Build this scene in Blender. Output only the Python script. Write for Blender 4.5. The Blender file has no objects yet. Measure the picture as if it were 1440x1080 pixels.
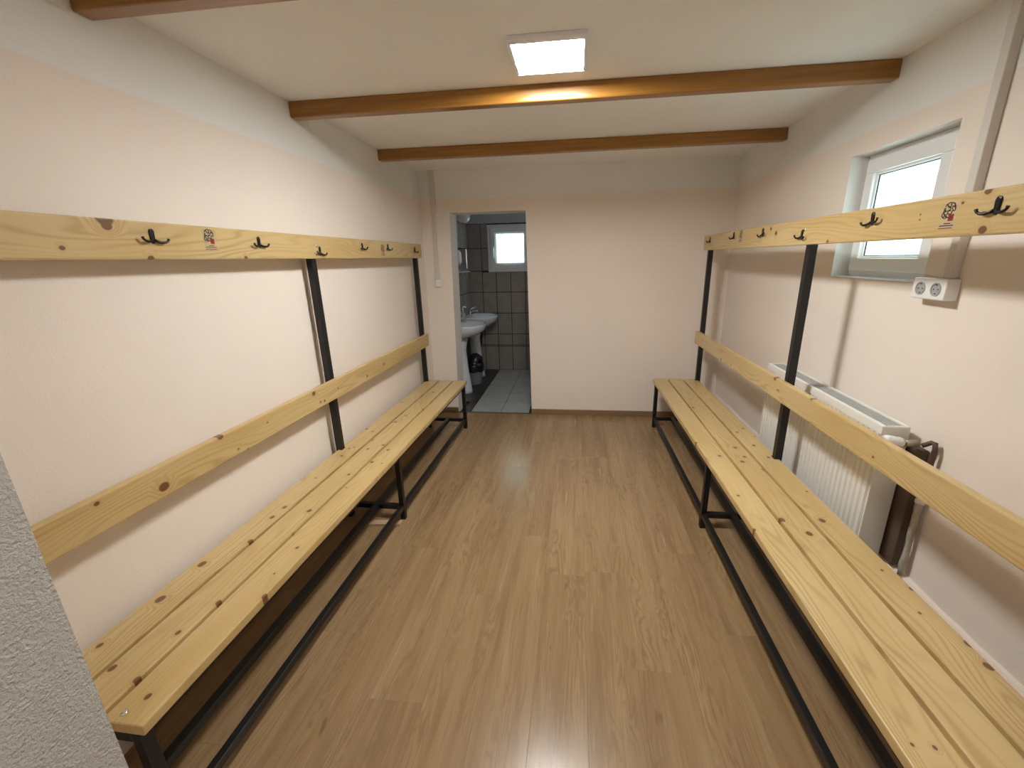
import bpy, bmesh, math, random
from mathutils import Vector, Matrix, Euler
SC = bpy.context.scene
COL = SC.collection
random.seed(7)

# ------------------------------------------------------------------ camera
FPX, CX, CY = 603.2, 15.4, 6.0            # focal length and principal point offset in pixels of a 1440 x 1080 frame
CZ, YAW, PITCH, ROLL = 1.4928, 0.1263, -0.2933, -0.0213
cam = bpy.data.cameras.new('camera')
cam.sensor_fit = 'HORIZONTAL'; cam.sensor_width = 36.0
cam.lens = FPX / 1440 * 36.0
cam.shift_x = -CX / 1440; cam.shift_y = CY / 1440
cam.clip_start = 0.02
co = bpy.data.objects.new('camera', cam); COL.objects.link(co)
fw = Vector((-math.sin(YAW) * math.cos(PITCH), math.cos(YAW) * math.cos(PITCH), math.sin(PITCH)))
rt = Vector((math.cos(YAW), math.sin(YAW), 0)); up = rt.cross(fw)
r2 = rt * math.cos(ROLL) + up * math.sin(ROLL); u2 = -rt * math.sin(ROLL) + up * math.cos(ROLL)
M = Matrix((r2, u2, -fw)).transposed().to_4x4(); M.translation = Vector((0, 0, CZ))
co.matrix_world = M
SC.camera = co

# ------------------------------------------------------------------ world, light, exposure
W = bpy.data.worlds.new('overcast_sky'); SC.world = W; W.use_nodes = True
bg = W.node_tree.nodes['Background']
bg.inputs['Color'].default_value = (0.86, 0.96, 1.0, 1); bg.inputs['Strength'].default_value = 6.0
LAMP_STRENGTH = 150.0
ENTRANCE_FILL_POWER = 13.0
BATH_DAYLIGHT = 2.0
vs = SC.view_settings
vs.view_transform = 'Standard'; vs.look = 'None'; vs.gamma = 1.0; vs.exposure = 0.22; vs.use_curve_mapping = False
al = bpy.data.lights.new('entrance_fill_light', 'AREA'); al.energy = ENTRANCE_FILL_POWER; al.size = 0.6; al.color = (1, 0.99, 0.93)  # added soft fill from behind the camera, not a known lamp of the place
alo = bpy.data.objects.new('entrance_fill_light', al); COL.objects.link(alo); alo.location = (0.1, -0.55, 2.22)
bl = bpy.data.lights.new('bathroom_daylight', 'AREA'); bl.energy = BATH_DAYLIGHT; bl.shape = 'RECTANGLE'; bl.size = 0.5; bl.size_y = 0.6; bl.color = (0.93, 0.97, 1.0)
blo = bpy.data.objects.new('bathroom_daylight', bl); COL.objects.link(blo); blo.location = (0.60, 5.0, 1.62); blo.rotation_euler = (0, math.radians(90), 0)
SC.cycles.max_bounces = 10; SC.cycles.diffuse_bounces = 6; SC.cycles.glossy_bounces = 4
SC.cycles.sample_clamp_indirect = 8.0; SC.cycles.caustics_reflective = False; SC.cycles.caustics_refractive = False

# ------------------------------------------------------------------ room numbers
XL = -1.413; YF = 4.036; H = 2.2515; YB = -1.4; FT = 0.23; BY = 5.79; BXL = -1.43; BXR = 0.62
def XR(y): return 1.3015 + 0.008 * (4.5 - y)
PEACH_Z = 2.0175

# ------------------------------------------------------------------ node helpers
class NB:
    def __init__(s, name):
        s.m = bpy.data.materials.new(name); s.m.use_nodes = True
        s.nt = s.m.node_tree; s.nt.nodes.clear()
        s.out = s.n('ShaderNodeOutputMaterial')
        s.p = s.n('ShaderNodeBsdfPrincipled'); s.l(s.p.outputs[0], s.out.inputs[0])
    def n(s, t, **k):
        x = s.nt.nodes.new(t)
        for a, b in k.items(): setattr(x, a, b)
        return x
    def l(s, a, b): s.nt.links.new(a, b)
    def put(s, sock, v):
        if hasattr(v, 'is_output') or isinstance(v, bpy.types.NodeSocket): s.l(v, sock)
        else: sock.default_value = v
    def math(s, op, a, b=0.0, c=None):
        x = s.n('ShaderNodeMath', operation=op); s.put(x.inputs[0], a); s.put(x.inputs[1], b)
        if c is not None: s.put(x.inputs[2], c)
        return x.outputs[0]
    def vec(s, op, a, b):
        x = s.n('ShaderNodeVectorMath', operation=op); s.put(x.inputs[0], a); s.put(x.inputs[1], b)
        return x.outputs['Value'] if op in ('LENGTH', 'DISTANCE', 'DOT_PRODUCT') else x.outputs[0]
    def mix(s, f, a, b, mode='MIX'):
        x = s.n('ShaderNodeMix', data_type='RGBA', blend_type=mode); s.put(x.inputs[0], f); s.put(x.inputs[6], a); s.put(x.inputs[7], b)
        return x.outputs[2]
    def noise(s, vec, scale, detail=2.0, rough=0.5, dist=0.0):
        x = s.n('ShaderNodeTexNoise'); s.put(x.inputs['Vector'], vec); x.inputs['Scale'].default_value = scale
        x.inputs['Detail'].default_value = detail; x.inputs['Roughness'].default_value = rough; x.inputs['Distortion'].default_value = dist
        return x.outputs[0]
    def rng(s, v, a, b, c=0.0, d=1.0, smooth=True):
        x = s.n('ShaderNodeMapRange'); x.interpolation_type = 'SMOOTHSTEP' if smooth else 'LINEAR'
        s.put(x.inputs[0], v); x.inputs[1].default_value = a; x.inputs[2].default_value = b; x.inputs[3].default_value = c; x.inputs[4].default_value = d
        return x.outputs[0]
    def bump(s, h, strength, dist=0.01):
        x = s.n('ShaderNodeBump'); s.put(x.inputs['Height'], h); x.inputs['Strength'].default_value = strength; x.inputs['Distance'].default_value = dist
        s.l(x.outputs[0], s.p.inputs['Normal']); return x
    def set(s, **k):
        for a, b in k.items(): s.put(s.p.inputs[a.replace('_', ' ')], b)
        return s.m
    def obj(s): return s.n('ShaderNodeTexCoord').outputs['Object']
    def pos(s): return s.n('ShaderNodeNewGeometry').outputs['Position']
    def xyz(s, v):
        x = s.n('ShaderNodeSeparateXYZ'); s.l(v, x.inputs[0]); return x.outputs
    def comb(s, a, b, c):
        x = s.n('ShaderNodeCombineXYZ')
        for i, v in enumerate((a, b, c)): s.put(x.inputs[i], v)
        return x.outputs[0]
def C(r, g, b): return (r, g, b, 1)

def plain(name, col, rough=0.5, metal=0.0, coat=0.0, var=0.06, nscale=30, bump=0.0):
    b = NB(name); n = b.noise(b.obj(), nscale, 3)
    c = b.mix(b.math('MULTIPLY', n, var * 2), C(*col), C(*[x * 0.55 for x in col]))
    if bump: b.bump(n, bump, 0.004)
    return b.set(Base_Color=c, Roughness=rough, Metallic=metal, Coat_Weight=coat)

def paint(name, low, high, split=None, grain=170, strength=0.25, rough=0.85, dist=0.004):
    b = NB(name); P = b.pos(); z = b.xyz(P)[2]
    big = b.noise(P, 2.2, 3); fine = b.noise(P, grain, 3, 0.6); mid = b.noise(P, 28, 2)
    if split is None: c = C(*low)
    else:
        edge = b.math('ADD', z, b.math('MULTIPLY', b.math('SUBTRACT', b.noise(P, 14, 3), 0.5), 0.012))
        c = b.mix(b.rng(edge, split - 0.002, split + 0.002), C(*low), C(*high))
    c = b.mix(b.rng(big, 0.35, 0.75, 0, 0.07), c, C(0.50, 0.45, 0.41))
    h = b.math('ADD', fine, b.math('MULTIPLY', mid, 0.6))
    b.bump(h, strength, dist)
    return b.set(Base_Color=c, Roughness=rough, Specular_IOR_Level=0.25)

PEACH = (0.815, 0.735, 0.668); WHITE = (0.80, 0.80, 0.79)
M_wall = paint('peach_and_white_wall_paint', PEACH, WHITE, PEACH_Z)
M_white = paint('white_wall_paint', (0.74, 0.72, 0.70), None)
M_ceil = paint('white_ceiling_paint', (0.86, 0.87, 0.875), None, strength=0.2)
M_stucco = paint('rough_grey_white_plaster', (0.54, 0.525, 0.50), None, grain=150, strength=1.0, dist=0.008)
M_bwall = paint('grout_below_white_paint', (0.035, 0.03, 0.028), (0.42, 0.43, 0.46), 1.935, strength=0.1)

def pine(name, across, knots, seed, s):
    """across: 0 boards lying flat (u along x), 2 boards on edge (z); knots: (u or z, v, radius)"""
    b = NB(name); P = b.obj(); X = b.xyz(P)
    c = X[across]; l = X[1]
    kn = None; halo = None; bend = None
    for (a, v, r) in knots:
        a = a * s if across == 0 else a
        kp = (a, -v, 0) if across == 0 else (0, -v, a)
        d = b.vec('SUBTRACT', P, kp)
        d = b.vec('MULTIPLY', d, (1, 0.8, 0) if across == 0 else (0, 0.8, 1))
        L = b.vec('LENGTH', d, (0, 0, 0))
        k = b.rng(L, r * 0.75, r * 1.05, 1, 0); h = b.rng(L, r * 0.7, r * 2.8, 1, 0)
        kn = k if kn is None else b.math('ADD', kn, k)
        halo = h if halo is None else b.math('ADD', halo, h)
    off = seed * 3.71
    low = b.noise(b.comb(b.math('MULTIPLY', c, 7), b.math('MULTIPLY', b.math('ADD', l, off), 1.0), off), 1.0, 2, 0.45)
    fine = b.noise(b.comb(b.math('MULTIPLY', c, 30), b.math('MULTIPLY', b.math('ADD', l, off), 6), off), 1.0, 2)
    ring = b.math('ADD', b.math('MULTIPLY', c, 330), b.math('ADD', b.math('MULTIPLY', low, 95), b.math('MULTIPLY', fine, 2.2)))
    if halo is not None: ring = b.math('ADD', ring, b.math('MULTIPLY', halo, 13))
    wave = b.math('MULTIPLY', b.math('ADD', b.math('SINE', ring), 1), 0.5)
    wave = b.math('POWER', wave, 2.6)
    vary = b.rng(b.noise(b.comb(b.math('MULTIPLY', c, 11), b.math('MULTIPLY', l, 1.7), off + 9), 1.0, 2), 0.35, 0.65, 0.16, 0.58)
    streak = b.noise(b.comb(b.math('MULTIPLY', c, 300), b.math('MULTIPLY', l, 6), off), 1.0, 3, 0.65)
    tone = b.noise(b.comb(b.math('MULTIPLY', c, 7), b.math('MULTIPLY', l, 1.3), off + 5), 1.0, 2)
    col = b.mix(b.rng(tone, 0.3, 0.75), C(0.60, 0.445, 0.215), C(0.52, 0.360, 0.150))
    col = b.mix(b.math('MULTIPLY', wave, vary), col, C(0.37, 0.225, 0.08))
    col = b.mix(b.rng(streak, 0.45, 0.8, 0, 0.22), col, C(0.50, 0.32, 0.13))
    if kn is not None:
        col = b.mix(b.math('MULTIPLY', b.math('MINIMUM', halo, 1.0), 0.30), col, C(0.46, 0.26, 0.085))
        col = b.mix(b.math('MULTIPLY', b.math('MINIMUM', kn, 1.0), 0.92), col, C(0.12, 0.05, 0.016))
    b.bump(b.math('ADD', wave, streak), 0.05, 0.002)
    return b.set(Base_Color=col, Roughness=0.36, Specular_IOR_Level=0.5, Coat_Weight=0.25, Coat_Roughness=0.2)

def laminate():
    b = NB('oak_laminate'); P = b.obj(); X = b.xyz(P)
    rnd = b.n('ShaderNodeObjectInfo').outputs['Random']
    o = b.math('MULTIPLY', rnd, 37.0)
    x = X[0]; y = b.math('ADD', X[1], o)
    low = b.noise(b.comb(b.math('MULTIPLY', x, 9), b.math('MULTIPLY', y, 1.3), o), 1.0, 3, 0.55, 0.8)
    ring = b.math('ADD', b.math('MULTIPLY', x, 190), b.math('MULTIPLY', low, 70))
    wave = b.math('POWER', b.math('MULTIPLY', b.math('ADD', b.math('SINE', ring), 1), 0.5), 2.0)
    vary = b.rng(b.noise(b.comb(b.math('MULTIPLY', x, 14), b.math('MULTIPLY', y, 1.5), o), 1.0, 2), 0.4, 0.62, 0.0, 0.60)
    st = b.noise(b.comb(b.math('MULTIPLY', x, 230), b.math('MULTIPLY', y, 5), o), 1.0, 3, 0.65)
    st2 = b.noise(b.comb(b.math('MULTIPLY', x, 42), b.math('MULTIPLY', y, 1.6), o), 1.0, 3, 0.6)
    spot = b.noise(b.comb(b.math('MULTIPLY', x, 22), b.math('MULTIPLY', y, 8), o), 1.0, 1)
    col = b.mix(rnd, C(0.325, 0.213, 0.112), C(0.285, 0.183, 0.094))
    broad = b.noise(b.comb(b.math('MULTIPLY', x, 17), b.math('MULTIPLY', y, 1.0), b.math('ADD', o, 3.0)), 1.0, 2, 0.5, 0.4)
    col = b.mix(b.rng(broad, 0.45, 0.70, 0, 0.55), col, C(0.19, 0.112, 0.055))
    col = b.mix(b.rng(broad, 0.45, 0.25, 0, 0.30), col, C(0.42, 0.30, 0.165))
    col = b.mix(b.math('MULTIPLY', wave, vary), col, C(0.20, 0.115, 0.055))
    col = b.mix(b.rng(st2, 0.42, 0.72, 0, 0.45), col, C(0.26, 0.155, 0.075))
    col = b.mix(b.rng(st, 0.47, 0.80, 0, 0.55), col, C(0.20, 0.115, 0.055))
    col = b.mix(b.rng(st, 0.44, 0.18, 0, 0.55), col, C(0.50, 0.35, 0.20))
    col = b.mix(b.rng(spot, 0.74, 0.80, 0, 0.5), col, C(0.14, 0.075, 0.035))
    b.bump(st, 0.03, 0.002)
    return b.set(Base_Color=col, Roughness=b.rng(st2, 0.2, 0.8, 0.19, 0.28), Specular_IOR_Level=0.5)
M_lam = laminate()
M_base = plain('brown_wood_effect_skirting', (0.27, 0.165, 0.085), 0.4, var=0.2)

def varnish():
    b = NB('orange_brown_varnished_timber'); P = b.obj(); X = b.xyz(P)
    st = b.noise(b.comb(b.math('MULTIPLY', X[0], 2.2), b.math('MULTIPLY', X[1], 60), b.math('MULTIPLY', X[2], 60)), 1.0, 4, 0.6)
    col = b.mix(b.rng(st, 0.3, 0.75), C(0.33, 0.145, 0.020), C(0.22, 0.09, 0.013))
    b.bump(b.noise(P, 220, 2), 0.10, 0.002)
    return b.set(Base_Color=col, Roughness=0.32, Specular_IOR_Level=0.5, Coat_Weight=0.3, Coat_Roughness=0.16)
M_beam = varnish()
M_black = plain('black_painted_steel', (0.005, 0.005, 0.0055), 0.42)
M_hook = plain('black_hook_metal', (0.014, 0.013, 0.013), 0.35, metal=0.4)
M_chrome = plain('bright_chrome', (0.75, 0.75, 0.76), 0.15, metal=1.0)
M_pvc = plain('white_window_plastic', (0.80, 0.81, 0.83), 0.35, var=0.03)
M_gasket = plain('dark_gasket_rubber', (0.03, 0.03, 0.03), 0.6)
M_enamel = plain('white_radiator_enamel', (0.80, 0.785, 0.75), 0.35, var=0.03)
M_grille = plain('grey_radiator_grille', (0.42, 0.42, 0.40), 0.5)
M_pipe = plain('peeling_cream_pipe_paint', (0.55, 0.50, 0.43), 0.6, var=0.5, nscale=38, bump=0.3)
M_pipe_dark = plain('rusty_brown_pipe', (0.10, 0.055, 0.035), 0.55, var=0.4)
M_plaster = plain('crumbling_white_plaster', (0.72, 0.69, 0.64), 0.9, var=0.25, nscale=60, bump=0.6)
M_duct = plain('off_white_cable_duct', (0.66, 0.62, 0.58), 0.5, var=0.08)
M_socket = plain('white_socket_plastic', (0.80, 0.80, 0.80), 0.3, var=0.02)
M_socket_in = plain('grey_socket_well', (0.36, 0.36, 0.36), 0.4, var=0.02)
M_dark = plain('black_hole', (0.01, 0.01, 0.01), 0.6)
M_ceramic = plain('white_glazed_ceramic', (0.72, 0.76, 0.82), 0.12, coat=0.5, var=0.02)
M_bucket = plain('pale_grey_bucket_plastic', (0.24, 0.26, 0.27), 0.4)
M_bag = plain('black_bin_bag_film', (0.008, 0.008, 0.009), 0.3, bump=0.8, nscale=18)
M_shim = plain('pale_shim_wood', (0.50, 0.36, 0.22), 0.6, var=0.3)
M_red = plain('red_print', (0.30, 0.025, 0.025), 0.35)
M_navy = plain('navy_print', (0.04, 0.05, 0.16), 0.35)
M_ink = plain('black_print', (0.015, 0.015, 0.02), 0.35)
M_concrete = plain('bare_screed', (0.18, 0.13, 0.09), 0.9)

def tile_mat(name, a, bcol, rough):
    b = NB(name); P = b.pos(); rnd = b.n('ShaderNodeObjectInfo').outputs['Random']
    n = b.noise(P, 9, 4, 0.6)
    c = b.mix(b.rng(n, 0.3, 0.7), C(*a), C(*bcol)); c = b.mix(b.math('MULTIPLY', rnd, 0.18), c, C(*[x * 0.6 for x in a]))
    return b.set(Base_Color=c, Roughness=rough)
M_tile = tile_mat('taupe_wall_tile', (0.32, 0.285, 0.255), (0.26, 0.23, 0.205), 0.3)
M_ftile = tile_mat('grey_floor_tile', (0.38, 0.39, 0.39), (0.31, 0.32, 0.32), 0.4)
M_dtile = tile_mat('dark_brown_floor_tile', (0.045, 0.034, 0.03), (0.035, 0.027, 0.024), 0.35)

def frosted():
    b = NB('frosted_window_glass'); b.nt.nodes.remove(b.p)
    n = b.noise(b.obj(), 60, 3)
    tr = b.n('ShaderNodeBsdfTranslucent'); tr.inputs['Color'].default_value = (0.80, 0.90, 0.87, 1)
    gl = b.n('ShaderNodeBsdfGlossy'); gl.inputs['Roughness'].default_value = 0.12; gl.inputs['Color'].default_value = (0.9, 0.95, 0.95, 1)
    bp = b.n('ShaderNodeBump'); bp.inputs['Strength'].default_value = 0.25; bp.inputs['Distance'].default_value = 0.004
    b.l(n, bp.inputs['Height']); b.l(bp.outputs[0], gl.inputs['Normal'])
    mx = b.n('ShaderNodeMixShader'); mx.inputs[0].default_value = 0.06
    b.l(tr.outputs[0], mx.inputs[1]); b.l(gl.outputs[0], mx.inputs[2]); b.l(mx.outputs[0], b.out.inputs[0])
    return b.m
M_glass = frosted()
def emit(name, col, st):
    b = NB(name); b.set(Base_Color=C(0.8, 0.8, 0.8), Roughness=0.4, Emission_Color=C(*col), Emission_Strength=st); return b.m
M_lamp = emit('lit_lamp_diffuser', (0.985, 1.0, 0.962), LAMP_STRENGTH)
M_opal = plain('opal_lamp_glass', (0.78, 0.76, 0.78), 0.25, var=0.02)
def film():
    b = NB('clear_sticker_film'); t = b.n('ShaderNodeBsdfTransparent'); mx = b.n('ShaderNodeMixShader')
    b.set(Base_Color=C(0.8, 0.72, 0.55), Roughness=0.15); n = b.noise(b.obj(), 40, 1); b.l(b.rng(n, 0, 1, 0.10, 0.16), mx.inputs[0])
    b.l(t.outputs[0], mx.inputs[1]); b.l(b.p.outputs[0], mx.inputs[2]); b.l(mx.outputs[0], b.out.inputs[0]); return b.m
M_film = film()
def mirror():
    b = NB('mirror_glass'); n = b.noise(b.obj(), 3); return b.set(Base_Color=C(0.8, 0.82, 0.84), Metallic=1.0, Roughness=b.rng(n, 0, 1, 0.02, 0.05))
M_mirror = mirror()

# ------------------------------------------------------------------ mesh helpers
def box(bm, x0, y0, z0, x1, y1, z1, bev=0.0, mi=0, f=None):
    x0, x1 = sorted((x0, x1)); y0, y1 = sorted((y0, y1)); z0, z1 = sorted((z0, z1))
    t = bmesh.new()
    vv = [t.verts.new(p) for p in ((x0, y0, z0), (x1, y0, z0), (x1, y1, z0), (x0, y1, z0), (x0, y0, z1), (x1, y0, z1), (x1, y1, z1), (x0, y1, z1))]
    for q in ((3, 2, 1, 0), (4, 5, 6, 7), (0, 1, 5, 4), (1, 2, 6, 5), (2, 3, 7, 6), (3, 0, 4, 7)): t.faces.new([vv[i] for i in q])
    if bev: bmesh.ops.bevel(t, geom=list(t.edges), offset=bev, segments=2 if bev > 0.0025 else 1, affect='EDGES', profile=0.5)
    put(bm, t, mi, f)
def put(bm, t, mi=0, f=None):
    mp = {}
    for v in t.verts: mp[v] = bm.verts.new(f(v.co) if f else v.co)
    for fc in t.faces:
        try: n = bm.faces.new([mp[v] for v in fc.verts]); n.material_index = mi; n.smooth = fc.smooth
        except ValueError: pass
    t.free()
def prism(bm, pts, z0, z1, bev=0.0, mi=0, f=None):
    t = bmesh.new()
    a = [t.verts.new((x, y, z0)) for x, y in pts]; b = [t.verts.new((x, y, z1)) for x, y in pts]
    n = len(pts); t.faces.new(a[::-1]); t.faces.new(b)
    for i in range(n): t.faces.new((a[i], a[(i + 1) % n], b[(i + 1) % n], b[i]))
    bmesh.ops.recalc_face_normals(t, faces=list(t.faces))
    if bev: bmesh.ops.bevel(t, geom=list(t.edges), offset=bev, segments=2, affect='EDGES', profile=0.5)
    put(bm, t, mi, f)
def tube(bm, path, rad, seg=8, mi=0, caps=True, flat=None):
    path = [Vector(p) for p in path]; rings = []; n = len(path)
    rads = rad if isinstance(rad, (list, tuple)) else [rad] * n
    prev = None
    for i, p in enumerate(path):
        d = (path[min(i + 1, n - 1)] - path[max(i - 1, 0)]).normalized()
        if prev is None:
            a = Vector((0, 0, 1)) if abs(d.z) < 0.9 else Vector((1, 0, 0)); e = (a - d * a.dot(d)).normalized()
        else: e = (prev - d * prev.dot(d)).normalized()
        prev = e; g = d.cross(e)
        rings.append([bm.verts.new(p + (e * math.cos(k * 2 * math.pi / seg) + g * math.sin(k * 2 * math.pi / seg)) * rads[i]) for k in range(seg)])
    for i in range(n - 1):
        for k in range(seg):
            fc = bm.faces.new((rings[i][k], rings[i][(k + 1) % seg], rings[i + 1][(k + 1) % seg], rings[i + 1][k])); fc.smooth = True; fc.material_index = mi
    if caps:
        for r in (rings[0][::-1], rings[-1]): fc = bm.faces.new(r); fc.material_index = mi
def loft(bm, rings, mi=0, cap0=True, cap1=True, smooth=True):
    vs_ = [[bm.verts.new(p) for p in r] for r in rings]; n = len(vs_[0])
    for i in range(len(vs_) - 1):
        for k in range(n):
            fc = bm.faces.new((vs_[i][k], vs_[i][(k + 1) % n], vs_[i + 1][(k + 1) % n], vs_[i + 1][k])); fc.smooth = smooth; fc.material_index = mi
    if cap0: bm.faces.new(vs_[0][::-1]).material_index = mi
    if cap1: bm.faces.new(vs_[-1]).material_index = mi
def circ(cx, cy, z, rx, ry=None, n=20): return [(cx + rx * math.cos(2 * math.pi * k / n), cy + (ry or rx) * math.sin(2 * math.pi * k / n), z) for k in range(n)]
def dome(bm, c, r, h, axis, seg=12):
    """rounded bolt head: axis is the outward unit vector"""
    c = Vector(c); ax = Vector(axis).normalized(); e = ax.orthogonal().normalized(); g = ax.cross(e)
    R = []
    for t in (0, 0.35, 0.7, 0.92):
        rr = r * math.cos(t * math.pi / 2); hh = h * math.sin(t * math.pi / 2)
        R.append([c + ax * hh + (e * math.cos(2 * math.pi * k / seg) + g * math.sin(2 * math.pi * k / seg)) * rr for k in range(seg)])
    loft(bm, R)
def mk(name, bm, mats, parent=None, loc=None, smooth=False, recalc=True):
    if recalc: bmesh.ops.recalc_face_normals(bm, faces=list(bm.faces))
    me = bpy.data.meshes.new(name); bm.to_mesh(me); bm.free()
    for m in (mats if isinstance(mats, (list, tuple)) else [mats]): me.materials.append(m)
    if smooth:
        for p in me.polygons: p.use_smooth = True
    o = bpy.data.objects.new(name, me); COL.objects.link(o)
    if parent: o.parent = parent
    if loc: o.location = loc
    return o
def B(name, dims, mat, parent=None, bev=0.0, loc=None):
    bm = bmesh.new(); box(bm, *dims, bev=bev); return mk(name, bm, mat, parent, loc)
def struct(o): o['kind'] = 'structure'; return o
def tag(o, label, cat, group=None):
    o['label'] = label; o['category'] = cat
    if group: o['group'] = group
    return o
def thing(name, label, cat, loc=(0, 0, 0), rz=0.0, group=None):
    o = bpy.data.objects.new(name, None); COL.objects.link(o); o.location = loc; o.rotation_euler = (0, 0, rz); o.empty_display_size = 0.1
    return tag(o, label, cat, group)
def grid_wall(name, A, Z, holes, f, mats, reveal=1):
    """wall sheet over the grid A x Z with cells left out; f(a, z, side) -> point, side 0 room face, 1 outer face"""
    bm = bmesh.new(); v = {}
    def V(i, j, s):
        if (i, j, s) not in v: v[(i, j, s)] = bm.verts.new(f(A[i], Z[j], s))
        return v[(i, j, s)]
    na, nz = len(A) - 1, len(Z) - 1
    solid = lambda i, j: 0 <= i < na and 0 <= j < nz and (i, j) not in holes
    for i in range(na):
        for j in range(nz):
            if not solid(i, j): continue
            for s in (0, 1): bm.faces.new((V(i, j, s), V(i + 1, j, s), V(i + 1, j + 1, s), V(i, j + 1, s)))
            for di, dj, a, b in ((-1, 0, (i, j), (i, j + 1)), (1, 0, (i + 1, j), (i + 1, j + 1)), (0, -1, (i, j), (i + 1, j)), (0, 1, (i, j + 1), (i + 1, j + 1))):
                if not solid(i + di, j + dj):
                    fc = bm.faces.new((V(*a, 0), V(*b, 0), V(*b, 1), V(*a, 1)))
                    if (i + di, j + dj) in holes: fc.material_index = reveal
    return struct(mk(name, bm, mats))

# ================================================================== SETTING
floor = struct(B('floor', (-1.66, YB - .25, -0.15, 1.62, YF + .006, -0.010), M_concrete))
PW, PL = 0.1925, 1.29
x = 0.06 - 8 * PW; col = 0
offs = [0.35, 0.98, 0.15, 0.72, 1.18, 0.42, 0.88, 0.585, 0.62, 0.10, 0.80, 0.30, 1.05, 0.5, 0.2]
while x < 1.34:
    y = -1.40 - PL + offs[col % len(offs)]
    while y < YF:
        a, b = max(y, YB), min(y + PL, YF - 0.004)
        x0, x1 = max(x, XL), min(x + PW, 1.345)
        if b - a > 0.03 and x1 - x0 > 0.02:
            bm = bmesh.new(); box(bm, x0 + .0001 - x, a + .0001 - y, -0.010, x1 - .0001 - x, b - .0001 - y, 0.0, bev=0.0005)
            mk('plank', bm, M_lam, floor, (x, y, 0))
        y += PL
    x += PW; col += 1

ceiling = struct(B('ceiling', (-1.68, YB - .25, H, 1.64, 6.05, H + 0.15), M_ceil))
struct(B('wall_left', (XL - .25, YB, -0.01, XL, YF + FT, H), M_wall))
WY0, WY1, WZ0, WZ1 = 1.872, 2.492, 1.372, 1.932
grid_wall('wall_right', [YB, WY0, WY1, YF + FT], [-0.01, WZ0, WZ1, H], {(1, 1)},
          lambda a, z, s: (XR(a) + (0.25 if s else 0), a, z), [M_wall, M_white])
DX0, DX1, DZ = -1.162, -0.442, 1.9
def far_f(a, z, s):
    x = a
    if a == DX0: x += (min(z, DZ) - .95) * 0.0175
    if a == DX1: x -= (min(z, DZ) - .95) * 0.0150
    return (x, YF + (FT if s else 0), z)
grid_wall('wall_far', [XL, DX0, DX1, XR(YF)], [-0.01, DZ, H], {(1, 0)}, far_f, [M_wall, M_white])
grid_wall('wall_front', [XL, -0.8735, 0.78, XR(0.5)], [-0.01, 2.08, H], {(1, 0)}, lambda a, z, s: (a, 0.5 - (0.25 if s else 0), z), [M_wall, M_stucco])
struct(B('wall_back', (-1.66, YB - .25, -0.01, 1.62, YB, H), M_white))
# bathroom shell
struct(B('wall_bathroom_left', (BXL - .25, YF + FT, -0.01, BXL, BY + .25, H), M_bwall))
struct(B('wall_bathroom_right', (BXR, YF + FT, -0.01, BXR + .25, BY + .25, H), M_bwall))
BW = (-1.145, -0.585, 1.345, 1.905)
grid_wall('wall_bathroom_back', [BXL, BW[0], BW[1], BXR], [-0.01, BW[2], BW[3], H], {(1, 1)}, lambda a, z, s: (a, BY + (.25 if s else 0), z), [M_bwall, M_white])
bfloor = struct(B('bathroom_floor', (BXL, YF + .006, -0.15, BXR, BY, -0.012), M_dark))
for i, (x0, x1) in enumerate([(-1.43, -1.247), (-1.247, -1.062), (-1.058, -0.745), (-0.745, -0.425), (-0.425, -0.105), (-0.105, 0.215), (0.215, 0.535)]):
    y = 4.055 if i > 1 else 4.055
    step = 0.318 if i > 1 else 0.318
    j = 0
    while y < BY - .02:
        ya = 4.043 if j == 0 else y
        y1 = min(y + step, BY)
        # tiles under the wall of the doorway are left out beyond its sides
        if ya < YF + FT and (x1 < DX0 - .02 or x0 > DX1 + .02): ya = YF + FT
        xa, xb = x0, x1
        if ya < YF + FT: xa, xb = max(xa, DX0 + .018), min(xb, DX1 - .018)
        if y1 - ya > 0.02 and xb - xa > .02:
            B('tile', (xa + .003, ya + .003, -0.012, xb - .003, y1 - .003, 0.0), M_dtile if i < 2 else M_ftile, bfloor, bev=0.0012)
        y = y1; j += 1
bback = bpy.data.objects['wall_bathroom_back']; bleft = bpy.data.objects['wall_bathroom_left']
rows = [(0.0, 0.337), (0.341, 0.352), (0.356, 0.508), (0.508, 0.793), (0.793, 1.071), (1.071, 1.348), (1.348, 1.632), (1.632, 1.932)]
g = 0.0045
cols = [-1.43, -1.248, -1.06, -0.866, -0.672, -0.48, -0.29, -0.1, 0.09, 0.28, 0.47, 0.62]
for i in range(len(cols) - 1):
    for (z0, z1) in rows:
        x0, x1, za, zb = cols[i], cols[i + 1], z0, z1
        ax, bx = x0, x1
        if zb > BW[2] - .03 and x1 > BW[0] - .01 and x0 < BW[1] + .01:     # beside or below the window
            if za >= BW[2] - .03:
                if x0 < BW[0] - .06: bx = BW[0] - .014
                elif x1 > BW[1] + .06: ax = BW[1] + .014
                else: continue
            else: zb = min(zb, BW[2] - .012)
        gg = g if z1 - z0 > .05 else 0.001
        bm = bmesh.new(); box(bm, ax + g, BY - .007, za + gg, bx - g, BY, zb - gg, bev=0.0012); mk('tile', bm, M_tile, bback)
yy = BY - .007
k = 0
while yy > YF + FT + .02:
    y0 = max(yy - .19, YF + FT)
    for (z0, z1) in rows:
        gg = g if z1 - z0 > .05 else 0.001
        bm = bmesh.new(); box(bm, BXL, y0 + g, z0 + gg, BXL + .007, yy - g, z1 - gg, bev=0.0012); mk('tile', bm, M_tile, bleft)
    yy = y0
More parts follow.
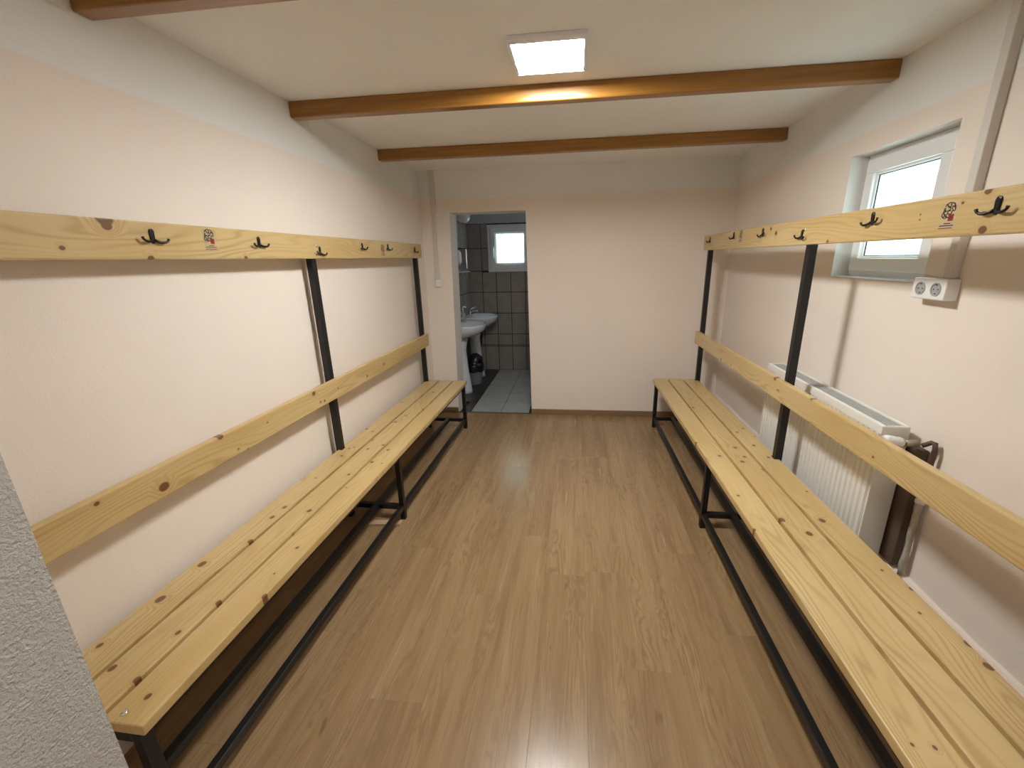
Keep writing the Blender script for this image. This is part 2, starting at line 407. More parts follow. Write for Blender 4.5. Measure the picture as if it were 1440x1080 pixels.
# skirting, threshold, pipe boxing
struct(B('baseboard_far', (XL, YF - .014, 0.0, DX0 - .018, YF, 0.053), M_base, bev=0.003))
struct(B('baseboard_far', (DX1 + .016, YF - .014, 0.0, XR(YF) - .001, YF, 0.053), M_base, bev=0.003))
struct(B('trim_1', (DX0 - .016, YF - .012, 0.0, DX1 + .014, YF + .008, 0.005), plain('dark_threshold_strip', (0.07, 0.06, 0.05), 0.4), bev=0.0015))
bm = bmesh.new()
N = 46; rings = []
rr = random.Random(3)
for i in range(N + 1):
    y = 0.502 + (YF - .016 - 0.502) * i / N; xw = XR(y); w = 0.022 + rr.uniform(-.0035, .0035); h = 0.247 + rr.uniform(-.004, .004)
    rings.append([(xw, y, 0.0), (xw - .022, y, 0.0), (xw - w, y, h - .012), (xw - w * .6, y, h), (xw, y, h + .004)])
loft(bm, rings, smooth=False)
struct(mk('baseboard_right', bm, paint('rough_skim_on_pipe_boxing', (0.74, 0.64, 0.57), None, grain=60, strength=0.5)))

# windows
def window(name, f, w, h, sash_in, label_side, handle):
    """f(a, d, z): a across 0..w, d depth from the room face of the frame outwards, z 0..h"""
    root = bpy.data.objects.new(name, None); COL.objects.link(root); struct(root)
    def ring(bm, a0, a1, z0, z1, t, d0, d1, bev):
        for (p, q, r, s) in ((a0, a1, z0, z0 + t), (a0, a1, z1 - t, z1)): box(bm, p, d0, r, q, d1, s, bev, f=lambda c: f(c.x, c.y, c.z))
        for (p, q) in ((a0, a0 + t), (a1 - t, a1)): box(bm, p, d0, z0 + t, q, d1, z1 - t, bev, f=lambda c: f(c.x, c.y, c.z))
    F, S = 0.038, 0.055
    bm = bmesh.new(); ring(bm, 0, w, 0, h, F, 0.018, 0.075, 0.002); mk('window_frame', bm, M_pvc, root)
    bm = bmesh.new(); ring(bm, F - .012, w - F + .012, F - .012, h - F + .012, S + .004, 0.0, 0.06, 0.004); sash = mk('sash', bm, M_pvc, root)
    I = F - .012 + S + .004
    bm = bmesh.new(); ring(bm, I - .001, w - I + .001, I - .001, h - I + .001, 0.012, 0.014, 0.03, 0.003); mk('glazing_bead', bm, M_pvc, sash)
    bm = bmesh.new(); ring(bm, I + .011, w - I - .011, I + .011, h - I - .011, 0.0035, 0.020, 0.029, 0.0); mk('gasket', bm, M_gasket, sash)
    bm = bmesh.new(); box(bm, I + .008, 0.024, I + .008, w - I - .008, 0.030, h - I - .008, f=lambda c: f(c.x, c.y, c.z)); mk('pane', bm, M_glass, sash)
    if handle:
        a = handle
        bm = bmesh.new(); box(bm, a - .012, -0.008, h / 2 - .035, a + .012, 0.0, h / 2 + .035, .003, f=lambda c: f(c.x, c.y, c.z))
        box(bm, a - .009, -0.04, h / 2 - .012, a + .009, -0.006, h / 2 + .008, .003, f=lambda c: f(c.x, c.y, c.z))
        box(bm, a - .010, -0.045, h / 2 - .115, a + .010, -0.028, h / 2 + .010, .004, f=lambda c: f(c.x, c.y, c.z)); mk('window_handle', bm, M_pvc, sash)
    return root
# room window: a grows towards the far wall
wr = window('window_1', lambda a, d, z: (XR(2.2) + 0.058 + d, 1.925 + a, WZ0 + .004 + z), WY1 - 1.925 - .003, WZ1 - WZ0 - .005, None, 0, None)
bm = bmesh.new(); box(bm, XR(2.2) - .004, WY0 + .003, WZ0 - .001, XR(2.2) + .075, WY1 - .003, WZ0 + .003, .001); mk('window_sill', bm, M_pvc, wr)
bm = bmesh.new(); box(bm, XR(2.2) + .070, 1.873, WZ0 + .003, XR(2.2) + .12, 1.925, WZ1 - .003); mk('reveal_filler', bm, M_white, wr)
wb = window('window_2', lambda a, d, z: (BW[0] + a, BY - .008 + d, BW[2] + z), BW[1] - BW[0], BW[3] - BW[2], None, 0, 0.062)
bm = bmesh.new()
for q in ((BW[0] - .012, BW[2] - .012, BW[0], BW[3] + .012), (BW[1], BW[2] - .012, BW[1] + .012, BW[3] + .012), (BW[0], BW[2] - .012, BW[1], BW[2]), (BW[0], BW[3], BW[1], BW[3] + .012)):
    box(bm, q[0], BY - .012, q[1], q[2], BY - .0005, q[3], .001)
mk('edge_strip', bm, M_pvc, wb)

# ceiling beams
for (y0, lab) in ((1.291, 'orange-brown varnished ceiling beam cut by the top of the picture, closest to the viewer'),
                  (2.2535, 'orange-brown varnished ceiling beam glaring right behind the square lamp'),
                  (3.2384, 'darker varnished ceiling beam near the far wall, last of the three')):
    bm = bmesh.new(); box(bm, XL + .0005, y0, 2.180, XR(y0) - .0005, y0 + .058, H, 0.006)
    tag(mk('ceiling_beam', bm, M_beam), lab, 'beam', 'timber beams across the ceiling')

# ================================================================== CEILING LAMP
t = thing('ceiling_lamp', 'lit square white panel lamp on the white ceiling', 'lamp', (-0.119, 1.955, H))
bm = bmesh.new()
for (a, b, c, d) in ((-.146, -.158, .146, -.124), (-.146, .143, .146, .158), (-.146, -.124, -.131, .143), (.131, -.124, .146, .143)): box(bm, a, b, -.018, c, d, 0, .0025)
box(bm, -.131, -.124, -.008, .131, .143, 0)
mk('lamp_frame', bm, plain('white_lamp_frame', (0.86, 0.88, 0.92), 0.3), t)
B('diffuser', (-.131, -.124, -.0165, .131, .143, -.0085), M_lamp, t)

# ================================================================== BENCHES
U_BOARD, U_POST, P_W = 0.328, 0.3553, 0.036
SLATS = [(0.0, 0.1160), (0.1300, 0.2455), (0.2595, 0.3755)]
def bench(side, loc, rz, length, frames, knots, hooks, stickers, bolts_h, label, dz):
    s = -1 if side == 'L' else 1
    root = thing('slatted_bench', label, 'bench', loc, rz, 'pine benches with hook boards along the walls')
    f = lambda c: Vector((s * c[0], -c[1], c[2]))        # (u, v, z) -> bench local
    seat_k, back_k, hook_k = knots
    for i, (a, b) in enumerate(SLATS):
        kk = [(u, v, r) for (u, v, r) in seat_k if a - .012 < u < b + .012]
        pts = [(a, 0), (b, 0), (b, length), (a, length)]
        if i == 2:
            pts = [(a, 0), (b, 0)]
            for v in frames:
                if v + P_W / 2 + .012 > length:                  # the last post stands at the very end: cut the corner out
                    pts += [(b, v - P_W / 2 - .003), (U_POST - .004, v - P_W / 2 - .003)]; continue
                pts += [(b, v - P_W / 2 - .003), (U_POST - .004, v - P_W / 2 - .003), (U_POST - .004, v + P_W / 2 + .003), (b, v + P_W / 2 + .003)]
            pts += ([(b, length)] if pts[-1][0] == b else [(U_POST - .004, length)]) + [(a, length)]
        bm = bmesh.new(); prism(bm, pts, 0.4185, 0.45, 0.004, f=f)
        if i < 2: box(bm, b - .006, .004, 0.4186, b + .0135, length - .004, 0.4315, 0.0, f=f)
        sl = mk('seat_slat', bm, pine('pine_seat_slat_%s%d' % (side, i), 0, kk, i + (0 if s < 0 else 9) + 1, s), root)
        bm = bmesh.new(); dome(bm, f((a + .075 if i == 0 else (a + b) / 2, length - .024, .4498)), .0085, .004, (0, 0, 1)); mk('bolt', bm, M_chrome, sl)
    bm = bmesh.new(); box(bm, U_BOARD, -.012, 0.767, U_POST, length + .02, 0.875, .006, f=f)
    br = mk('backrest', bm, pine('pine_backrest_' + side, 2, back_k, 21 if s < 0 else 24, s), root)
    z0, z1 = 1.5141 + dz, 1.6267 + dz
    bm = bmesh.new(); box(bm, U_BOARD, -.014, z0, U_POST, length + .02, z1, .005, f=f)
    hb = mk('hook_board', bm, pine('pine_hook_board_' + side, 2, hook_k, 31 if s < 0 else 37, s), root)
    # black steel frame
    legs = []
    for v in frames:
        bm = bmesh.new(); box(bm, .014, v - .015, 0, .044, v + .015, .4185, .0025, f=f); mk('leg', bm, M_black, root)
        bm = bmesh.new(); box(bm, U_POST, v - P_W / 2, 0, U_POST + P_W, v + P_W / 2, z1 - .012, .0025, f=f); mk('post', bm, M_black, root)
        bm = bmesh.new(); box(bm, .044, v - .014, .067, U_POST, v + .014, .097, .002, f=f); mk('crossbar', bm, M_black, root)
        bm = bmesh.new(); box(bm, .044, v - .014, .388, U_POST, v + .014, .4180, .002, f=f); mk('seat_bearer', bm, M_black, root)
    for k in range(len(frames) - 1):
        a, b = frames[k], frames[k + 1]
        bm = bmesh.new(); box(bm, .016, a + .015, .067, .042, b - .015, .097, .002, f=f); mk('front_rail', bm, M_black, root)
        bm = bmesh.new(); box(bm, .172, a + .014, .067, .206, b - .014, .097, .002, f=f); mk('middle_rail', bm, M_black, root)
        bm = bmesh.new(); box(bm, .016, a + .015, .392, .042, b - .015, .4180, .002, f=f); mk('seat_rail', bm, M_black, root)
    # bolts
    for (v, z) in bolts_h:
        bm = bmesh.new(); dome(bm, f((U_BOARD + .0003, v, z)), .0085, .004, (-s, 0, 0)); mk('bolt', bm, M_chrome, hb)
    for v in frames:
        bm = bmesh.new(); dome(bm, f((U_BOARD + .0003, v + .004, 0.821)), .0065, .003, (-s, 0, 0)); mk('bolt', bm, M_chrome, br)
    # hooks: a long backing plate with two prongs curling out and up
    for (v, z, tilt) in hooks:
        bm = bmesh.new()
        def g(n, a, h):                                     # out of the board, along it, up
            ca, sa = math.cos(tilt), math.sin(tilt)
            return f((U_BOARD - n, v + a * ca - h * sa, z + a * sa + h * ca))
        pl = [(0.0085 * math.cos(q), 0.0085 * math.sin(q) + 0.013) for q in [math.pi * i / 6 for i in range(7)]] + [(-.0078, -.004), (-.0065, -.018), (-.002, -.023), (.002, -.023), (.0065, -.018), (.0078, -.004)]
        R = [[g(n, a * w, h * w) for (a, h) in pl] for n, w in ((-.0003, 1), (.003, 1), (.0045, .8))]
        loft(bm, R, smooth=False)
        for e in (-1, 1):
            pth = [g(.003, 0, -.010), g(.007, e * .009, -.0155), g(.010, e * .020, -.0185), g(.0125, e * .032, -.0175), g(.0135, e * .0405, -.0125), g(.014, e * .0435, -.006)]
            tube(bm, pth, [.0045, .0045, .004, .0037, .0035, .0042], 8)
        mk('hook', bm, M_hook, hb, smooth=False)
    # stickers: black scribbled head, red patch, lines of small lettering
    for (v, z) in stickers:
        bm = bmesh.new()
        e0 = -s                                            # reading direction along the board as seen from the room
        def h(a, b, n): return f((U_BOARD - n, v + e0 * a * -1, z + b))
        def rect(a0, b0, a1, b1, n, mi, sk=0.0):
            t0, t1 = n - .0002, n
            q = [(a0, b0), (a1, b0), (a1 + sk, b1), (a0 + sk, b1)]
            loft(bm, [[h(a, b, t0) for a, b in q], [h(a, b, t1) for a, b in q]], mi, smooth=False)
        rect(-.029, -.037, .029, .037, .0003, 0)
        def stroke(pts, w, n, mi):
            for i in range(len(pts) - 1):
                (a0, b0), (a1, b1) = pts[i], pts[i + 1]; L = math.hypot(a1 - a0, b1 - b0) or 1; nx, ny = -(b1 - b0) / L * w / 2, (a1 - a0) / L * w / 2
                q = [(a0 - nx, b0 - ny), (a1 - nx, b1 - ny), (a1 + nx, b1 + ny), (a0 + nx, b0 + ny)]
                loft(bm, [[h(a, b, n - .0001) for a, b in q], [h(a, b, n + .0001) for a, b in q]], mi, smooth=False)
        rr = random.Random(11)
        for k in range(11):                                 # curls of the mane
            cx = -.014 + .026 * (k % 3) / 2 + rr.uniform(-.002, .002); cy = .031 - .0095 * (k // 3) - .003 * (k % 3 == 0) ; r0 = rr.uniform(.005, .0075); ph = rr.uniform(0, 6.28)
            stroke([(cx + r0 * (1 - .10 * i) * math.cos(ph + i * .62), cy + r0 * (1 - .10 * i) * math.sin(ph + i * .62)) for i in range(8)], .0030, .0005, 1)
        stroke([(-.018, .024), (-.020, .014), (-.024, .004), (-.021, .000), (-.014, -.004)], .0028, .0006, 1)
        stroke([(-.016, .032), (-.004, .0375), (.010, .035), (.018, .026), (.019, .014)], .0026, .0006, 1)
        stroke([(-.012, .004), (-.004, .008), (.004, .006), (.010, .010)], .0024, .0006, 1)
        rect(.001, -.012, .018, .006, .0007, 2)
        stroke([(.004, -.006), (.009, .000), (.014, -.004)], .0016, .0009, 1)
        for (b0, a0, a1, mi, hh) in ((-.0195, -.010, .013, 1, .0022), (-.0255, -.024, .024, 3, .0028), (-.0320, -.026, .022, 2, .0022)):
            a = a0; rq = random.Random(int(b0 * 1e5))
            while a < a1:                                  # small lettering, one block per character
                w = rq.choice((.0016, .0020, .0024)); rect(a, b0, min(a + w, a1), b0 + hh, .0006, mi); a += w + .0005
        st = mk('sticker', bm, [M_film, M_ink, M_red, M_navy], hb); st['label'] = 'clear sticker with a curly black head, red patch and small lettering'
    return root

def kz(lst, r=0.0085): return [(a, b, (c[0] if c else r) * 1.0) for (a, b, *c) in lst]
LSEAT = kz([(0.345, 2.83), (0.335, 2.652, .0145), (0.341, 2.483, .0135), (0.262, 2.341, .010), (0.288, 2.18, .010), (0.286, 2.102, .010), (0.306, 1.835, .005), (0.31, 1.58), (0.232, 2.889, .010),
            (0.132, 2.91), (0.156, 2.764, .008), (0.131, 2.643, .009), (0.125, 2.271, .006), (0.157, 2.117, .011), (0.155, 1.784), (0.049, 2.359, .007), (0.04, 2.5, .004), (-0.001, 2.601, .010),
            (0.099, 1.911, .004), (0.101, 1.639, .010), (0.039, 1.647, .005), (0.32, 1.482, .007), (0.297, 1.463, .006), (0.301, 1.222, .008), (0.360, 1.186), (0.205, 1.478, .009), (0.242, 1.351, .010),
            (0.08, 1.481, .009), (0.14, 1.417, .009), (0.350, 0.64), (0.19, 0.369, .012), (0.202, 0.919), (0.224, 1.047, .011), (0.125, 0.772), (0.057, 2.948, .008)])
RSEAT = kz([(0.079, 1.563, .010), (0.001, 1.392, .009), (0.031, 1.974, .007), (0.0, 2.23, .008), (0.198, 1.449, .011), (0.174, 1.625, .012), (0.206, 1.566, .010), (0.246, 1.711, .011), (0.138, 2.153, .013),
            (0.312, 1.412, .010), (0.328, 1.565, .009), (0.289, 1.22), (0.345, 1.157), (0.372, 1.279), (0.295, 2.146, .013), (0.35, 1.914, .006), (0.337, 2.434, .005), (0.372, 2.518, .008), (0.323, 2.621, .005),
            (0.374, 2.725, .011), (0.365, 2.794, .011), (0.199, 2.241, .013), (0.031, 3.015, .004), (0.075, 3.017, .005), (0.144, 0.774, .012), (0.249, 0.734, .012)])
LBACK = kz([(0.803, 2.545, .016), (0.873, 2.295, .012), (0.858, 1.706, .012), (0.792, 1.626, .007), (0.797, 1.662, .006), (0.818, 0.906, .009), (0.799, 1.15, .008), (0.791, 2.228, .004), (0.77, 2.182, .004), (0.835, 2.051, .004), (0.857, 2.735, .007)])
RBACK = kz([(0.821, 1.547, .006), (0.870, 1.501, .012), (0.876, 1.855, .008), (0.803, 2.288, .005), (0.783, 0.68, .009), (0.787, 0.876, .006), (0.835, 0.2, .007)])
LHOOK = kz([(1.627, 2.495, .022), (1.606, 2.494, .013), (1.544, 2.622, .0065), (1.517, 2.386, .010), (1.519, 1.985, .008)])
RHOOK = kz([(1.619, 1.207, .009), (1.593, 1.275, .011), (1.536, 1.767, .007), (1.63, 0.396, .005), (1.54, 2.475, .011), (1.635, 2.462, .010), (1.597, 2.249, .003), (1.582, 2.251, .003), (1.614, 2.393, .004)])
tL, tR = -0.0118, 0.0106
LLOC = (-0.9609 + tL * (4.5 - 3.6396), 3.6396, 0); RLOC = (0.6793 + tR * (4.5 - 3.7879), 3.7879, 0)
bench('L', LLOC, math.atan(tL), 3.016, [0.03, 1.483, 3.0], (LSEAT, LBACK, LHOOK),
      [(2.366, 1.585, 0.05), (1.898, 1.582, 0), (1.467, 1.553, .1), (1.009, 1.584, -.1), (0.643, 1.588, 0), (0.14, 1.579, .1)], [(2.145, 1.580), (0.727, 1.566)], [(1.487, 1.577), (2.98, 1.57)],
      'knotty pine bench with hook board on the wall beside the bathroom doorway', 0.0)
bench('R', RLOC, math.atan(tR), 3.12, [0.03, 1.56, 3.07], (RSEAT, RBACK, RHOOK),
      [(2.501, 1.597, 0), (2.031, 1.604, .12), (1.549, 1.574, -.1), (1.112, 1.606, .1), (0.655, 1.611, .1), (0.147, 1.603, 0)], [(2.356, 1.582), (0.781, 1.598)], [(1.565, 1.594), (3.07, 1.58)],
      'knotty pine bench with hook board in front of the radiator and under the small window', 0.0125)

# shim under the middle leg of the first bench
bm = bmesh.new()
prism(bm, [(-1.20, 2.06), (-1.012, 2.078), (-1.010, 2.118), (-1.198, 2.105)], 0.0, 0.014, 0.0012)
tag(mk('wooden_shim', bm, M_shim), 'thin pale wooden offcut lying on the floor behind the middle bench leg', 'offcut')

# ================================================================== RADIATOR AND PIPES
RY0, RY1, RZ0, RZ1 = 1.700, 2.745, 0.262, 0.842
xf = XR(2.2) - 0.135; xb = XR(2.2) - 0.035
rad = thing('radiator', 'white ribbed panel radiator on the wall behind the bench', 'radiator', (xb, (RY0 + RY1) / 2, RZ0))
o = Vector((xb, (RY0 + RY1) / 2, RZ0)); rf = lambda c: Vector(c) - o
def panel(x0, dirn):
    bm = bmesh.new(); n = 31; w = (RY1 - RY0 - .012) / n; prof = []
    for i in range(n):
        ya = RY0 + .006 + i * w
        prof += [(ya, 0), (ya + w * .16, 0), (ya + w * .30, -.009), (ya + w * .84, -.009), (ya + w * .98, 0)]
    prof.append((RY1 - .006, 0))
    za, zb = RZ0 + .02, RZ1 - .02
    def row(z, flat, back=0.0): return [bm.verts.new(rf((x0 + dirn * ((0 if flat else d) + back), y, z))) for y, d in prof]
    R = [row(RZ0 + .004, True), row(za, True), row(za + .012, False), row(zb - .012, False), row(zb, True), row(RZ1 - .004, True), row(RZ1 - .004, True, .012), row(RZ0 + .004, True, .012)]
    for i in range(len(R)):
        A_, B_ = R[i], R[(i + 1) % len(R)]
        for k in range(len(prof) - 1): bm.faces.new((A_[k], A_[k + 1], B_[k + 1], B_[k]))
    for k in (0, -1): bm.faces.new([r[k] for r in R])
    return bm
mk('front_panel', panel(xf + .010, 1), M_enamel, rad)
bm = bmesh.new(); box(bm, xb - .014, RY0 + .006, RZ0 + .004, xb, RY1 - .006, RZ1 - .004, .003, f=rf); mk('back_panel', bm, M_enamel, rad)
for (a, b) in ((RY0, RY0 + .004), (RY1 - .004, RY1)):
    bm = bmesh.new(); box(bm, xf + .006, a, RZ0 - .002, xb, b, RZ1 - .001, .0015, f=rf); mk('side_cover', bm, M_enamel, rad)
bm = bmesh.new()
box(bm, xf - .001, RY0 + .001, RZ1 - .034, xf + .008, RY1 - .001, RZ1 + .002, .002, f=rf)
box(bm, xf + .008, RY0 + .001, RZ1 - .012, xf + .016, RY1 - .001, RZ1 + .002, .001, f=rf)
box(bm, xb - .012, RY0 + .001, RZ1 - .012, xb - .001, RY1 - .001, RZ1 + .002, .002, f=rf)
for y in (RY0 + .001, RY1 - .011): box(bm, xf + .016, y, RZ1 - .010, xb - .012, y + .010, RZ1 + .002, .0015, f=rf)
mk('top_frame', bm, M_enamel, rad)
bm = bmesh.new()
for k in range(5): box(bm, xf + .018 + k * .0135, RY0 + .012, RZ1 - .010, xf + .026 + k * .0135, RY1 - .012, RZ1 - .001, f=rf)
y = RY0 + .013
while y < RY1 - .02:
    box(bm, xf + .017, y, RZ1 - .014, xb - .013, y + .005, RZ1 - .004, f=rf); y += .016
gr = mk('top_grille', bm, M_grille, rad); gr['label'] = 'grey slotted grille'; gr['kind'] = 'stuff'
for y in (1.95, 2.5):
    bm = bmesh.new(); box(bm, xb + .0005, y, .40, XR(y) - .0005, y + .03, .70, f=rf); mk('wall_bracket', bm, M_enamel, rad)
# valve with thermostat head at the near end
bm = bmesh.new()
tube(bm, [rf(p) for p in ((xf + .055, RY0 - .0005, .795), (xf + .055, 1.655, .795))], .012, 10)
tube(bm, [rf(p) for p in ((xf + .055, 1.655, .795), (xf + .10, 1.652, .797))], .014, 10)
vl = mk('valve', bm, plain('tarnished_brass_valve', (0.36, 0.30, 0.23), 0.4, metal=0.6), rad)
bm = bmesh.new(); tube(bm, [rf(p) for p in ((xf + .049, 1.655, .798), (xf + .035, 1.655, .80), (xf - .005, 1.657, .805), (xf - .020, 1.657, .806))], [.015, .019, .020, .016], 14); th = mk('thermostat_head', bm, M_socket, vl)
pp = thing('heating_pipe', 'old cream pipe running down the wall from the radiator valve', 'pipe', (XR(1.6) - .03, 1.6, 0))
o2 = Vector(pp.location); pf = lambda c: Vector(c) - o2
xp = XR(1.6) - .022
bm = bmesh.new(); tube(bm, [pf(p) for p in ((xf + .094, 1.6255, .799), (xf + .104, 1.622, .806), (xp - .004, 1.612, .818), (xp, 1.601, .818), (xp, 1.596, .80), (xp, 1.596, .60))], .0085, 10); e = mk('elbow', bm, M_pipe_dark, pp); e['label'] = 'rusty brown elbow'
bm = bmesh.new()
rq = random.Random(5); pts = []; rd = []
for i in range(15):
    z = .60 - (.60 - .252) * i / 14; pts.append(pf((xp + rq.uniform(-.001, .001), 1.597 + rq.uniform(-.001, .001), z))); rd.append(.0115 + rq.uniform(-.002, .003))
tube(bm, pts, rd, 9); mk('riser', bm, M_pipe, pp)
bm = bmesh.new(); tube(bm, [pf((xp, 1.597, .59)), pf((xp, 1.597, .575))], .016, 10); mk('collar', bm, M_plaster, pp)

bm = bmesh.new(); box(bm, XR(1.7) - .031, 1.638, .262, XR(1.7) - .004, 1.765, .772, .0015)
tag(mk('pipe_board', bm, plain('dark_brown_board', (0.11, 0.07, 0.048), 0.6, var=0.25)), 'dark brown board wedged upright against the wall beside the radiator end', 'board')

# ================================================================== ELECTRICS
y0, y1 = 1.713, 1.746
bm = bmesh.new()
box(bm, -.030, y0, 1.396, 0.0, y1, H - .0005, .003, f=lambda c: Vector((XR(c.y) - .0003 + c.x, c.y, c.z)))
tag(mk('cable_duct', bm, M_duct), 'off-white cable duct running down the window wall to the double socket', 'cable duct')
sk = thing('double_socket', 'white surface-mounted double socket on the wall below the small window', 'socket', (XR(1.77), 1.775, 1.357))
sf = lambda c: Vector((c[0], c[1], c[2]))
bm = bmesh.new(); box(bm, -.046, -.078, -.0375, -.0004, .078, .0375, .004); hs = mk('housing', bm, M_socket, sk)
for e in (-.036, .036):
    bm = bmesh.new(); R = []
    for n, r in ((.0455, .0235), (.0485, .0235), (.0485, .0195), (.0462, .0180)):
        R.append([(-n, e + r * math.cos(2 * math.pi * k / 24), r * math.sin(2 * math.pi * k / 24)) for k in range(24)])
    loft(bm, R, smooth=False); ins = mk('socket_insert', bm, M_socket_in, sk)
    bm = bmesh.new()
    for q in (-.0095, .0095): tube(bm, [(-.0463, e + q, 0), (-.0468, e + q, 0)], .0026, 8)
    box(bm, -.0468, e - .003, .0135, -.0460, e + .003, .017); box(bm, -.0468, e - .003, -.017, -.0460, e + .003, -.0135)
    mk('pin_hole', bm, M_dark, ins)
bm = bmesh.new(); box(bm, -1.312, YF - .016, 1.322, -1.276, YF - .0003, 1.90, .003); box(bm, -1.314, YF - .018, 1.90, -1.262, YF - .0003, H - .0005, .003)
tag(mk('cable_duct', bm, M_duct), 'painted cable duct down the far wall to the light switch beside the doorway', 'cable duct')
sw = thing('light_switch', 'white surface light switch on the far wall beside the doorway', 'switch', (-1.289, YF, 1.289))
bm = bmesh.new(); box(bm, -.031, -.030, -.033, .031, -.0003, .033, .004); mk('housing', bm, M_socket, sw)
bm = bmesh.new(); box(bm, -.019, -.034, -.024, .019, -.0305, .024, .002); mk('rocker', bm, M_socket, sw)

# ================================================================== BATHROOM FITTINGS
def basin_outline(z, k, n=28, inset=0.0, depth=0.42, half=0.265):
    """D-shaped outline: flat side on the wall (x = 0), rounded front"""
    pts = []
    for i in range(n):
        a = 2 * math.pi * i / n; c, s_ = math.cos(a), math.sin(a)
        e = 2.6
        px = math.copysign(abs(c) ** (2 / e), c); py = math.copysign(abs(s_) ** (2 / e), s_)
        if px < 0: px = math.copysign(abs(px) ** .55, px)
        pts.append((depth / 2 + (depth / 2 - inset) * k * px, (half - inset) * k * py * (1 - .16 * max(px, 0)), z))
    return pts
def washbasin(y, label):
    t = thing('washbasin', label, 'washbasin', (BXL + .0075, y, 0), 0, 'pedestal washbasins in the bathroom')
    bm = bmesh.new()
    def sh(pts, dx): return [(p[0] + dx, p[1], p[2]) for p in pts]
    R = [sh(basin_outline(.665, .60), -.07), sh(basin_outline(.69, .78), -.035), basin_outline(.74, .93), basin_outline(.785, 1.0), basin_outline(.80, 1.0), basin_outline(.806, .985),
         basin_outline(.803, .90), sh(basin_outline(.78, .80), .012), sh(basin_outline(.73, .66), .02), sh(basin_outline(.70, .40), .02), sh(basin_outline(.695, .1), .02)]
    R = [[(max(p[0], 0.0005), p[1], p[2]) for p in r] for r in R]
    loft(bm, R); mk('basin', bm, M_ceramic, t)
    bm = bmesh.new()
    def el(z, cx, rx, ry): return circ(cx, 0, z, rx, ry, 20)
    loft(bm, [el(0.0005, .125, .105, .095), el(.03, .125, .098, .088), el(.25, .115, .080, .072), el(.52, .108, .068, .066), el(.64, .118, .085, .085), el(.664, .125, .09, .09)]); mk('pedestal', bm, M_ceramic, t)
    bm = bmesh.new()
    tube(bm, [(.065, 0, .790), (.065, 0, .875)], [.023, .020], 12)
    tube(bm, [(.065, 0, .845), (.11, 0, .868), (.165, 0, .862), (.172, 0, .845)], [.014, .012, .011, .010], 10)
    tube(bm, [(.065, 0, .876), (.075, 0, .893), (.15, 0, .912)], [.018, .012, .007], 10); fa = mk('faucet', bm, M_chrome, t)
    bm = bmesh.new(); tube(bm, [(.16, .10, .67), (.175, .105, .56), (.17, .10, .44), (.15, .09, .36), (.12, .085, .34), (.10, .09, .38), (.06, .10, .40), (.012, .10, .40)], .016, 8); dh = mk('drain_hose', bm, M_bag, t); dh['label'] = 'black drain hose'
    return t
washbasin(4.72, 'white pedestal washbasin closest to the doorway, bottle on its rim')
washbasin(5.45, 'white pedestal washbasin deeper in the bathroom, near the tiled back wall')
t = thing('soap_dispenser', 'grey soap bottle with white pump on the nearer washbasin', 'soap bottle', (-1.300, 4.885, .8065))
bm = bmesh.new(); loft(bm, [circ(0, 0, 0, .027, .020), circ(0, 0, .005, .030, .022), circ(0, 0, .085, .030, .022), circ(0, 0, .105, .014), circ(0, 0, .112, .012)]); mk('bottle', bm, plain('grey_bottle_plastic', (0.30, 0.32, 0.36), 0.25), t)
bm = bmesh.new(); tube(bm, [(0, 0, .112), (0, 0, .165)], .006, 8); tube(bm, [(0, 0, .165), (.012, -.004, .172), (.045, -.012, .165)], [.009, .008, .005], 8); mk('pump', bm, M_socket, t)
t = tag(mk('waste_bin', (lambda bm: (loft(bm, [circ(0, 0, 0, .085), circ(0, 0, .01, .09), circ(0, 0, .24, .115), circ(0, 0, .245, .118), circ(0, 0, .24, .11), circ(0, 0, .02, .085)], cap0=True, cap1=True), bm)[1])(bmesh.new()), M_bucket, None, (-1.255, 5.085, 0.0005), smooth=True),
        'pale grey plastic waste bin standing between the two washbasins', 'waste bin')
bm = bmesh.new(); rq = random.Random(8); R = []
for (z, r) in ((.165, .119), (.20, .123), (.238, .126), (.262, .122), (.27, .108), (.285, .10), (.33, .092), (.37, .055), (.385, .02)):
    R.append([((r + rq.uniform(-.008, .012)) * math.cos(2 * math.pi * k / 22) + (.02 if z > .3 else 0), (r + rq.uniform(-.008, .012)) * math.sin(2 * math.pi * k / 22), z + rq.uniform(-.006, .006)) for k in range(22)])
loft(bm, R, cap0=False)
tag(mk('rubbish_bag', bm, M_bag, None, (-1.255, 5.085, 0.0005)), 'crumpled black rubbish bag bulging out of the waste bin', 'rubbish bag')
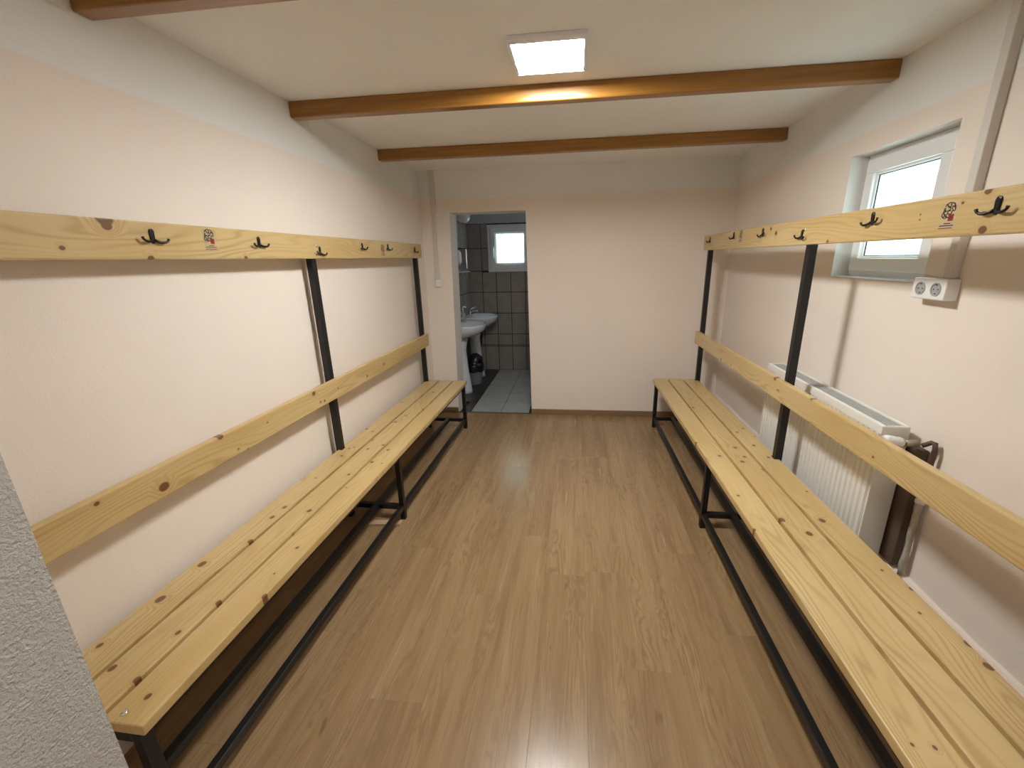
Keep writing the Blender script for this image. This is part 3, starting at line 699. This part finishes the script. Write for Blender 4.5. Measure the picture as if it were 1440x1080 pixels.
t = thing('wall_mirror', 'small frameless mirror on the tiled bathroom wall above the far washbasin', 'mirror', (BXL + .0072, 5.44, 1.385))
bm = bmesh.new(); box(bm, 0, -.215, 0, .005, .215, .24, .001); mk('mirror_glass', bm, M_mirror, t)
for a, b in ((.2155, .222), (-.222, -.2155)):
    bm = bmesh.new(); box(bm, .0, a, -.004, .009, b, .244, .001); mk('mirror_edge', bm, M_chrome, t)
t = thing('bathroom_shelf', 'narrow pale glass shelf under the bathroom mirror', 'shelf', (BXL + .0072, 5.40, 1.345))
bm = bmesh.new(); box(bm, 0, -.16, 0, .075, .16, .012, .003); mk('shelf_board', bm, plain('pale_blue_shelf_glass', (0.66, 0.74, 0.84), 0.15), t)
for a in (-.12, .10):
    bm = bmesh.new(); box(bm, 0, a, -.02, .02, a + .02, 0.0, .002); mk('bracket', bm, M_chrome, t)
t = thing('bathroom_lamp', 'unlit opal dome lamp high on the bathroom wall', 'lamp', (BXL + .0075, 5.26, 1.985))
bm = bmesh.new(); loft(bm, [[(q, .05 * math.cos(2 * math.pi * k / 20), .05 * math.sin(2 * math.pi * k / 20)) for k in range(20)] for q in (.0003, .025)]); mk('lamp_base', bm, M_socket, t)
bm = bmesh.new(); prof = [(.022, .045), (.035, .070), (.065, .085), (.10, .088), (.135, .08), (.16, .056), (.170, .025)]
loft(bm, [[(q, r * 1.2 * math.cos(2 * math.pi * k / 24), r * .90 * math.sin(2 * math.pi * k / 24)) for k in range(24)] for q, r in prof]); mk('lamp_shade', bm, M_opal, t)
t = thing('soap_holder', 'small white rounded dispenser on the bathroom wall beside the mirror', 'dispenser', (BXL + .0072, 5.15, 1.44))
bm = bmesh.new(); loft(bm, [[(q, .045 * w * math.cos(2 * math.pi * k / 20), .08 + .085 * w * math.sin(2 * math.pi * k / 20)) for k in range(20)] for q, w in ((0, .9), (.02, 1), (.05, .97), (.066, .75))]); mk('housing', bm, M_socket, t)
bm = bmesh.new(); box(bm, .02, -.012, -.012, .06, .012, .002, .003); mk('spout', bm, M_socket_in, t)
